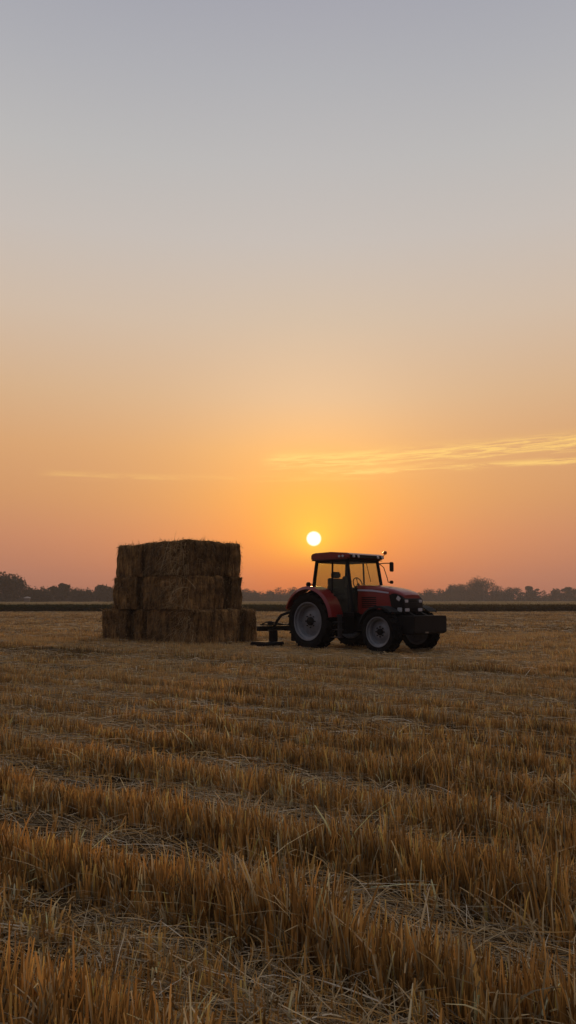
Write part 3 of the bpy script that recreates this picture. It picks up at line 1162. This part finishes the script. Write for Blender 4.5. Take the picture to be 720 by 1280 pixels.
    for s in (-1, 1):
        for k, rr in (('A', .050), ('B', .028), ('C', .055)):
            b, t = bot[k], top[k]
            add_tube(bm, [(b[0], s * b[1], b[2]), ((b[0] + t[0]) / 2 + (.03 if k == 'A' else 0), s * ((b[1] + t[1]) / 2 + .015), (b[2] + t[2]) / 2), (t[0], s * t[1], t[2])], rr, 8)
        add_tube(bm, [(-.06, s * .69, 2.66), (.6, s * .70, 2.67), (1.17, s * .69, 2.66)], .04, 6)
        add_tube(bm, [(-.20, s * .735, 1.60), (-.2, s * .735, 1.14)], .05, 6)
    add_tube(bm, [(1.17, -.69, 2.66), (1.17, .69, 2.66)], .04, 6)
    add_tube(bm, [(-.06, -.69, 2.66), (-.06, .69, 2.66)], .04, 6)
    add_tube(bm, [(-.2, -.73, 1.62), (-.2, .73, 1.62)], .04, 6)
    finish(bm, 'cab_frame', M_BLACK, T, smooth=True)
    bm = bmesh.new()
    quad_pane(bm, [(1.385, -.66, 1.16), (1.385, .66, 1.16), (1.18, .64, 2.64), (1.18, -.64, 2.64)])
    finish(bm, 'windscreen', M_GLASS, T)
    bm = bmesh.new()
    quad_pane(bm, [(-.2, -.68, 1.66), (-.2, .68, 1.66), (-.07, .64, 2.64), (-.07, -.64, 2.64)])
    finish(bm, 'rear_window', M_GLASS, T)
    for s in (-1, 1):
        bm = bmesh.new()
        quad_pane(bm, [(.63, s * .742, 1.16), (1.34, s * .705, 1.16), (1.14, s * .69, 2.64), (.63, s * .70, 2.64)])
        d = finish(bm, 'door', M_GLASS, T)
        bm = bmesh.new()
        add_box(bm, .68, .80, s * .75 - .02, s * .75 + .02, 1.62, 1.66)
        finish(bm, 'handle', M_BLACK, d)
        bm = bmesh.new()
        quad_pane(bm, [(.57, s * .742, 1.45), (-.15, s * .735, 1.75), (-.02, s * .69, 2.64), (.57, s * .70, 2.64)])
        finish(bm, 'side_window', M_GLASS, T)
    # roof
    bm = bmesh.new()
    add_prism(bm, [(-.24, 2.70), (1.22, 2.70), (1.36, 2.75), (1.37, 2.82), (1.26, 2.885), (.6, 2.935), (-.1, 2.925), (-.24, 2.88)], -.80, .80)
    roof = finish(bm, 'roof', M_RED, T, bevel=.035, smooth=True)
    bm = bmesh.new()
    add_box(bm, -.22, 1.30, -.79, .79, 2.685, 2.70)
    add_box(bm, 1.352, 1.385, -.76, .76, 2.745, 2.83)
    finish(bm, 'roof_trim', M_BLACK, roof, bevel=.004)
    for y in (-.66, -.45, .45, .66):
        bm = bmesh.new()
        add_tube(bm, [(1.36, y, 2.785), (1.42, y, 2.785)], [.042, .042], 14)
        finish(bm, 'work_light', M_LENS, roof, smooth=True)
    for x, y in ((.98, -.81), (1.12, -.81)):
        bm = bmesh.new()
        add_tube(bm, [(x, y, 2.79), (x + .02, y - .05, 2.79)], [.032, .036], 12)
        finish(bm, 'work_light', M_LENS, roof, smooth=True)
    bm = bmesh.new()
    add_tube(bm, [(1.25, .78, 2.83), (1.27, .90, 2.86), (1.27, .96, 2.90)], .009, 6)
    st = finish(bm, 'beacon_bracket', M_BLACK, roof, smooth=True)
    st.name = 'beacon_bracket'
    bm = bmesh.new()
    add_lathe(bm, [(-.055, 0), (-.05, .045), (.0, .062), (.05, .045), (.055, 0)], 12, (0, 0, 0))
    bmesh.ops.rotate(bm, cent=(0, 0, 0), matrix=Matrix.Rotation(R(90), 3, 'X'), verts=bm.verts)
    bmesh.ops.translate(bm, vec=(1.27, .96, 2.95), verts=bm.verts)
    finish(bm, 'beacon', M_AMBER, roof, smooth=True)
    # mirrors on both sides
    for s in (-1, 1):
        bm = bmesh.new()
        if s > 0:
            add_tube(bm, [(1.2, .70, 2.60), (1.22, .95, 2.63), (1.22, 1.30, 2.645)], .016, 6)
            add_tube(bm, [(1.2, .72, 2.62), (1.24, .92, 2.50), (1.30, 1.0, 2.2), (1.32, 1.03, 2.05), (1.32, 1.15, 2.04)], .014, 6)
        else:
            add_tube(bm, [(-.2, -.74, 1.98), (-.25, -.84, 1.99)], .016, 6)
        arm = finish(bm, 'mirror_arm', M_BLACK, T, smooth=True)
        bm = bmesh.new()
        if s > 0:
            add_box(bm, 1.19, 1.26, 1.25, 1.41, 2.38, 2.68)
            m_ = finish(bm, 'mirror', M_BLACK, arm, bevel=.02, smooth=True)
            bm = bmesh.new()
            add_box(bm, 1.29, 1.36, 1.12, 1.26, 2.0, 2.10)
            finish(bm, 'side_lamp', M_BLACK, arm, bevel=.02, smooth=True)
        else:
            add_tube(bm, [(-.28, -.88, 1.97), (-.22, -.88, 1.97)], [.075, .075], 12)
            finish(bm, 'side_lamp', M_BLACK, arm, smooth=True)
    # seats and steering wheel
    bm = bmesh.new()
    add_box(bm, .10, .58, -.26, .26, 1.52, 1.66)
    add_box(bm, .02, .17, -.29, .29, 1.64, 2.16)
    add_box(bm, .14, .44, -.22, .22, 1.14, 1.52)
    for s in (-1, 1):
        add_box(bm, .12, .50, s * .31 - .04, s * .31 + .04, 1.80, 1.87)
    seat = finish(bm, 'seat', M_FABRIC, T, bevel=.04, smooth=True)
    bm = bmesh.new()
    add_box(bm, .02, .14, -.20, .20, 2.17, 2.37)
    finish(bm, 'headrest', M_FABRIC, seat, bevel=.045, smooth=True)
    bm = bmesh.new()
    add_box(bm, .05, .35, .40, .66, 1.45, 1.56)
    add_box(bm, -.02, .08, .38, .66, 1.56, 2.24)
    add_box(bm, .05, .35, .42, .64, 1.14, 1.45)
    finish(bm, 'passenger_seat', M_FABRIC, T, bevel=.03, smooth=True)
    bm = bmesh.new()
    add_box(bm, .25, .45, -.60, -.50, 1.14, 1.95)
    add_box(bm, .28, .42, -.62, -.48, 1.93, 2.16)
    finish(bm, 'control_console', M_BLACK, T, bevel=.03, smooth=True)
    bm = bmesh.new()
    cx, cz = .98, 1.98
    ring = [(cx + .06 * 1 * math.sin(a) * -1, .20 * math.cos(a), cz + .19 * math.sin(a)) for a in [2 * math.pi * k / 24 for k in range(25)]]
    add_tube(bm, ring, .016, 6, caps=False)
    for a in (R(90), R(210), R(330)):
        add_tube(bm, [(cx, 0, cz), (cx - .06 * math.sin(a), .20 * math.cos(a), cz + .19 * math.sin(a))], .013, 6)
    sw = finish(bm, 'steering_wheel', M_BLACK, T, smooth=True)
    bm = bmesh.new()
    add_tube(bm, [(cx, 0, cz), (1.2, 0, 1.75)], .04, 8)
    finish(bm, 'steering_column', M_BLACK, sw, smooth=True)
    # wiper hanging on the windscreen
    bm = bmesh.new()
    add_tube(bm, [(1.23, .1, 2.62), (1.30, .22, 2.05)], .010, 5)
    finish(bm, 'wiper', M_BLACK, T)
    # front linkage and ballast box
    bm = bmesh.new()
    for y in (-.28, .28):
        add_prism(bm, [(2.9, 1.10), (3.1, 1.16), (3.34, 1.06), (3.36, .98), (3.1, .84), (2.9, .80)], y - .05, y + .05)
    add_box(bm, 2.8, 3.2, -.24, .24, .66, .95)
    finish(bm, 'front_linkage', M_IRON, T, bevel=.01)
    bm = bmesh.new()
    add_prism(bm, [(3.06, .60), (3.52, .56), (3.62, .62), (3.62, 1.06), (3.06, 1.06)], -.76, .76)
    wgt = finish(bm, 'front_weight', M_BLACK, T, bevel=.018, smooth=True)
    bm = bmesh.new()
    add_box(bm, 3.07, 3.61, -.74, .74, 1.062, 1.07)
    finish(bm, 'lid', M_IRON, wgt)
    bm = bmesh.new()
    add_box(bm, 3.62, 3.634, -.28, -.14, .60, .635)
    finish(bm, 'tow_plate', M_STEEL, wgt)
    # rear hitch arms
    bm = bmesh.new()
    for y in (-.32, .32):
        add_tube(bm, [(-.35, y, .62), (-.8, y * 1.1, .60), (-1.25, y * 1.15, .62)], .035, 8)
        add_tube(bm, [(-.35, y, 1.1), (-.75, y * 1.1, 1.08), (-.85, y * 1.1, .62)], .022, 6)
    finish(bm, 'hitch_arm', M_IRON, T, smooth=True)


M_STEELD = principled('dark_step_steel', (0.06, 0.06, 0.065), 0.45, 0.5, var=0.3)
build_tractor()


def build_mower():
    """mounted implement hung behind the tractor"""
    root = empty('mower', (*TR_LOC, 0), TR_ROT)
    tag(root, 'black mounted mower with curved mast between straw stack and tractor', 'farm implement')
    bm = bmesh.new()
    add_box(bm, -1.98, -1.82, -1.46, 1.30, .53, .68)
    add_box(bm, -1.85, -1.28, -.40, -.28, .52, .68)
    add_box(bm, -1.85, -1.28, .28, .40, .52, .68)
    add_box(bm, -2.10, -1.7, -1.22, -.55, .70, .74)
    finish(bm, 'frame', M_IRON, root, bevel=.015)
    bm = bmesh.new()
    add_tube(bm, [(-1.78, -.88, .64), (-1.68, -.84, .85), (-1.58, -.76, 1.02), (-1.42, -.62, 1.10), (-.95, -.25, 1.16)], .048, 8)
    add_tube(bm, [(-1.72, .50, .64), (-1.62, .48, .85), (-1.50, .44, 1.02), (-1.30, .36, 1.10), (-.95, .25, 1.16)], .042, 8)
    finish(bm, 'mast', M_IRON, root, smooth=True)
    for y0, y1 in ((-1.46, -.66), (.56, 1.30)):
        bm = bmesh.new()
        add_prism(bm, [(-2.25, .06), (-1.60, .06), (-1.52, .14), (-1.58, .20), (-2.2, .20), (-2.30, .12)], y0, y1)
        finish(bm, 'skid', M_IRON, root, bevel=.015)
    for y in (-.86, .70):
        bm = bmesh.new()
        add_box(bm, -1.96, -1.72, y - .10, y + .10, .19, .54)
        finish(bm, 'hanger', M_IRON, root, bevel=.02)
    bm = bmesh.new()
    add_lathe(bm, [(-.10, 0), (-.10, .05), (-.04, .075), (.04, .075), (.10, .05), (.10, 0)], 16, (-1.9, -.92, .76))
    finish(bm, 'gearbox', M_IRON, root, smooth=True)
    bm = bmesh.new()
    add_box(bm, -1.30, -1.14, -.62, -.46, .22, .66)
    add_box(bm, -1.34, -1.10, .40, .56, .22, .66)
    add_box(bm, -1.30, -1.16, -.62, .56, .56, .68)
    finish(bm, 'stand', M_IRON, root, bevel=.02)
    bm = bmesh.new()
    add_tube(bm, [(-1.25, -.50, .70), (-1.6, -.62, .72), (-1.9, -1.0, .82), (-2.1, -1.12, .74)], .018, 6)
    finish(bm, 'hose', M_BLACK, root, smooth=True)
    bm = bmesh.new()
    add_box(bm, -1.795, -1.78, -1.15, -.55, .535, .575)
    finish(bm, 'reflector_strip', M_STEEL, root)


build_mower()


# --------------------------------------------------------------------- haze
def haze():
    o = finish(box(-760, 760, -100, 660, -1.0, 24.0), 'haze', None)
    m, nt, out = new_mat('evening_haze')
    pv = N(nt, 'ShaderNodeVolumePrincipled')
    pv.inputs['Color'].default_value = (.95, .86, .80, 1)
    pv.inputs['Density'].default_value = HAZE
    pv.inputs['Anisotropy'].default_value = .2
    try:
        pv.inputs['Density Attribute'].default_value = ''
    except Exception:
        pass
    nt.links.new(pv.outputs[0], out.inputs['Volume'])
    o.data.materials.append(m)
    tag(o, 'thin evening haze veiling the far trees', 'haze', kind='stuff')


HAZE = 0.0005
haze()


# ------------------------------------------------------------ sky and light
def build_world():
    w = bpy.data.worlds.new('World')
    scene.world = w
    w.use_nodes = True
    nt = w.node_tree
    nt.nodes.clear()
    L = nt.links.new
    out = N(nt, 'ShaderNodeOutputWorld')
    tc = N(nt, 'ShaderNodeTexCoord')
    sep = N(nt, 'ShaderNodeSeparateXYZ')
    L(tc.outputs['Generated'], sep.inputs[0])

    def mth(op, a, b=None, c=None, clamp=False):
        n = N(nt, 'ShaderNodeMath', operation=op, use_clamp=clamp)
        for i, v in enumerate((a, b, c)):
            if v is None:
                continue
            if isinstance(v, (int, float)):
                n.inputs[i].default_value = v
            else:
                L(v, n.inputs[i])
        return n.outputs[0]

    el = mth('MULTIPLY', mth('ARCSINE', sep.outputs['Z']), 180 / math.pi)
    az = mth('SUBTRACT', mth('MULTIPLY', mth('ARCTAN2', sep.outputs['X'], sep.outputs['Y']), 180 / math.pi), SUN_AZ)
    aaz = mth('ABSOLUTE', az)

    def ramp(stops, lo, hi, val):
        f = N(nt, 'ShaderNodeMapRange', clamp=True)
        f.inputs['From Min'].default_value = lo
        f.inputs['From Max'].default_value = hi
        L(val, f.inputs['Value'])
        r = N(nt, 'ShaderNodeValToRGB')
        r.color_ramp.interpolation = 'B_SPLINE' if False else 'LINEAR'
        e = r.color_ramp.elements
        while len(e) > 1:
            e.remove(e[-1])
        first = True
        for p, c in stops:
            t = (p - lo) / (hi - lo)
            if first:
                e[0].position = t
                x = e[0]
                first = False
            else:
                x = e.new(t)
            x.color = lin(*c)
        L(f.outputs[0], r.inputs['Fac'])
        return r.outputs['Color']

    def mix(fac, a, b, mode='MIX'):
        n = N(nt, 'ShaderNodeMix', data_type='RGBA', blend_type=mode, clamp_factor=True)
        if isinstance(fac, (int, float)):
            n.inputs[0].default_value = fac
        else:
            L(fac, n.inputs[0])
        for i, v in ((6, a), (7, b)):
            if isinstance(v, tuple):
                n.inputs[i].default_value = v
            else:
                L(v, n.inputs[i])
        return n.outputs[2]

    def gauss(x, s):
        return mth('EXPONENT', mth('MULTIPLY', mth('POWER', mth('DIVIDE', x, s), 2), -1))

    side = ramp([(-90, (60, 45, 35)), (-3, (120, 82, 68)), (0, (166, 108, 92)), (2, (180, 118, 96)), (4.5, (194, 131, 100)), (7.5, (205, 147, 102)), (11, (213, 160, 112)),
                 (15, (212, 174, 136)), (20.5, (207, 186, 166)), (26, (197, 188, 181)), (31, (186, 184, 183)), (36, (174, 174, 179)), (41, (162, 163, 173)),
                 (55, (165, 168, 178)), (90, (172, 175, 186))], -90, 90, el)
    mid = ramp([(-90, (60, 45, 35)), (-3, (150, 90, 60)), (0, (214, 106, 54)), (2, (241, 122, 48)), (4.5, (255, 144, 46)), (7.5, (254, 167, 66)), (11, (251, 184, 106)),
                (15, (230, 190, 148)), (20.5, (211, 189, 166)), (26, (198, 189, 182)), (31, (188, 185, 184)), (36, (176, 176, 180)), (41, (164, 164, 174)),
                (55, (165, 168, 178)), (90, (172, 175, 186))], -90, 90, el)
    back = ramp([(-90, (30, 26, 26)), (0, (76, 68, 74)), (6, (92, 82, 86)), (14, (106, 100, 108)), (30, (134, 134, 144)), (50, (158, 160, 170)), (90, (172, 175, 186))], -90, 90, el)
    wide = mth('ADD', mth('MULTIPLY', gauss(aaz, 8.0), .6), mth('MULTIPLY', gauss(aaz, 16.0), .35))
    sky = mix(wide, side, mid)
    bk = N(nt, 'ShaderNodeMapRange', interpolation_type='SMOOTHSTEP')
    bk.inputs['From Min'].default_value = 28
    bk.inputs['From Max'].default_value = 120
    L(aaz, bk.inputs['Value'])
    sky = mix(bk.outputs[0], sky, back)

    # glow round the sun
    sd = Vector((math.sin(R(SUN_AZ)) * math.cos(R(SUN_EL)), math.cos(R(SUN_AZ)) * math.cos(R(SUN_EL)), math.sin(R(SUN_EL))))
    dt = N(nt, 'ShaderNodeVectorMath', operation='DOT_PRODUCT')
    L(tc.outputs['Generated'], dt.inputs[0])
    dt.inputs[1].default_value = sd
    ang = mth('MULTIPLY', mth('ARCCOSINE', mth('MINIMUM', dt.outputs['Value'], 1.0)), 180 / math.pi)
    up = N(nt, 'ShaderNodeMapRange', clamp=True, interpolation_type='SMOOTHSTEP')
    up.inputs['From Min'].default_value = 1.2
    up.inputs['From Max'].default_value = 5.2
    L(el, up.inputs['Value'])
    g1 = mth('MULTIPLY', gauss(ang, 3.1), up.outputs[0])
    sky = mix(mth('MULTIPLY', g1, .68), sky, lin(255, 202, 56))
    g2 = gauss(ang, 1.0)
    sky = mix(mth('MULTIPLY', g2, .9), sky, lin(255, 200, 45))

    # thin streaks of cirrus, up and to the right of the sun, and a fainter one at left
    def streak(slope, e0, wid, a0, a1, amp, sa, se, seed):
        ec = mth('SUBTRACT', el, mth('MULTIPLY_ADD', az, slope, e0))
        cb = N(nt, 'ShaderNodeCombineXYZ')
        L(mth('MULTIPLY', az, sa * 1.9), cb.inputs[0])
        L(mth('MULTIPLY', ec, se), cb.inputs[1])
        cb.inputs[2].default_value = seed
        no = N(nt, 'ShaderNodeTexNoise')
        no.inputs['Scale'].default_value = 1.0
        no.inputs['Detail'].default_value = 7
        no.inputs['Roughness'].default_value = .68
        no.inputs['Distortion'].default_value = .5
        L(cb.outputs[0], no.inputs['Vector'])
        mr = N(nt, 'ShaderNodeMapRange', clamp=True, interpolation_type='SMOOTHSTEP')
        mr.inputs['From Min'].default_value = .36
        mr.inputs['From Max'].default_value = .76
        L(no.outputs['Fac'], mr.inputs['Value'])
        s0 = N(nt, 'ShaderNodeMapRange', clamp=True, interpolation_type='SMOOTHSTEP')
        s0.inputs['From Min'].default_value = a0
        s0.inputs['From Max'].default_value = a0 + 2.5
        L(az, s0.inputs['Value'])
        s1 = N(nt, 'ShaderNodeMapRange', clamp=True, interpolation_type='SMOOTHSTEP')
        s1.inputs['From Min'].default_value = a1
        s1.inputs['From Max'].default_value = a1 - 9
        L(az, s1.inputs['Value'])
        return mth('MULTIPLY', mth('MULTIPLY', mr.outputs[0], gauss(mth('ADD', ec, mth('MULTIPLY', mth('SUBTRACT', no.outputs['Fac'], .5), .8)), wid)), mth('MULTIPLY', mth('MULTIPLY', s0.outputs[0], s1.outputs[0]), amp))
    c1 = streak(.036, 10.45, .5, -4.4, 40, 2.5, .16, 4.6, 11.3)
    c2 = streak(.0, 9.05, .22, -21, 10, .45, .12, 2.6, 8.4)
    c3 = streak(.015, 9.55, .24, -1, 26, 1.5, .14, 3.0, 5.7)
    cl = mth('ADD', mth('ADD', c1, c2), c3, clamp=True)
    sky = mix(mth('MULTIPLY', cl, .8), sky, lin(255, 208, 118))

    # the sun's disc, softened by the haze
    disc = N(nt, 'ShaderNodeMapRange', clamp=True, interpolation_type='SMOOTHSTEP')
    disc.inputs['From Min'].default_value = .62
    disc.inputs['From Max'].default_value = .38
    L(ang, disc.inputs['Value'])
    sky = mix(disc.outputs[0], sky, (1.9, 1.75, 1.45, 1))

    bg = N(nt, 'ShaderNodeBackground')
    L(sky, bg.inputs['Color'])
    bg.inputs['Strength'].default_value = 1.0
    # the clear air above, from the Sky Texture, adds its own faint light
    ns = N(nt, 'ShaderNodeTexSky', sky_type='NISHITA')
    ns.sun_disc = False
    ns.sun_elevation = R(SUN_EL)
    ns.sun_rotation = R(SUN_AZ)
    ns.dust_density = 4.0
    b2 = N(nt, 'ShaderNodeBackground')
    b2.inputs['Strength'].default_value = .004
    L(ns.outputs[0], b2.inputs['Color'])
    ad = N(nt, 'ShaderNodeAddShader')
    L(bg.outputs[0], ad.inputs[0])
    L(b2.outputs[0], ad.inputs[1])
    L(ad.outputs[0], out.inputs['Surface'])

    ld = bpy.data.lights.new('sun', 'SUN')
    ld.energy = SUN_E
    ld.color = (1.0, .56, .22)
    ld.angle = R(1.1)
    lo = bpy.data.objects.new('sun', ld)
    COL.objects.link(lo)
    lo.location = (3, 90, 20)
    lo.rotation_euler = (-sd).to_track_quat('-Z', 'Y').to_euler()


SUN_E = 0.8
build_world()

# ------------------------------------------------------------------- camera
cd = bpy.data.cameras.new('camera')
cd.sensor_fit = 'VERTICAL'
cd.sensor_height = 36.0
cd.lens = 36.0 * 960 / 1280
cd.clip_start = .05
cd.clip_end = 6000
cam = bpy.data.objects.new('camera', cd)
COL.objects.link(cam)
cam.location = (0, 0, CAM_H)
cam.rotation_euler = (R(90 + TILT), 0, 0)
scene.camera = cam

vs = scene.view_settings
vs.view_transform = 'Standard'
vs.look = 'None'
vs.exposure = 0.0
vs.gamma = 1.0
vs.use_curve_mapping = False
scene.render.engine = 'CYCLES'
cy = scene.cycles
cy.use_denoising = True
cy.max_bounces = 6
cy.diffuse_bounces = 3
cy.glossy_bounces = 2
cy.transmission_bounces = 4
cy.transparent_max_bounces = 12
cy.volume_bounces = 1
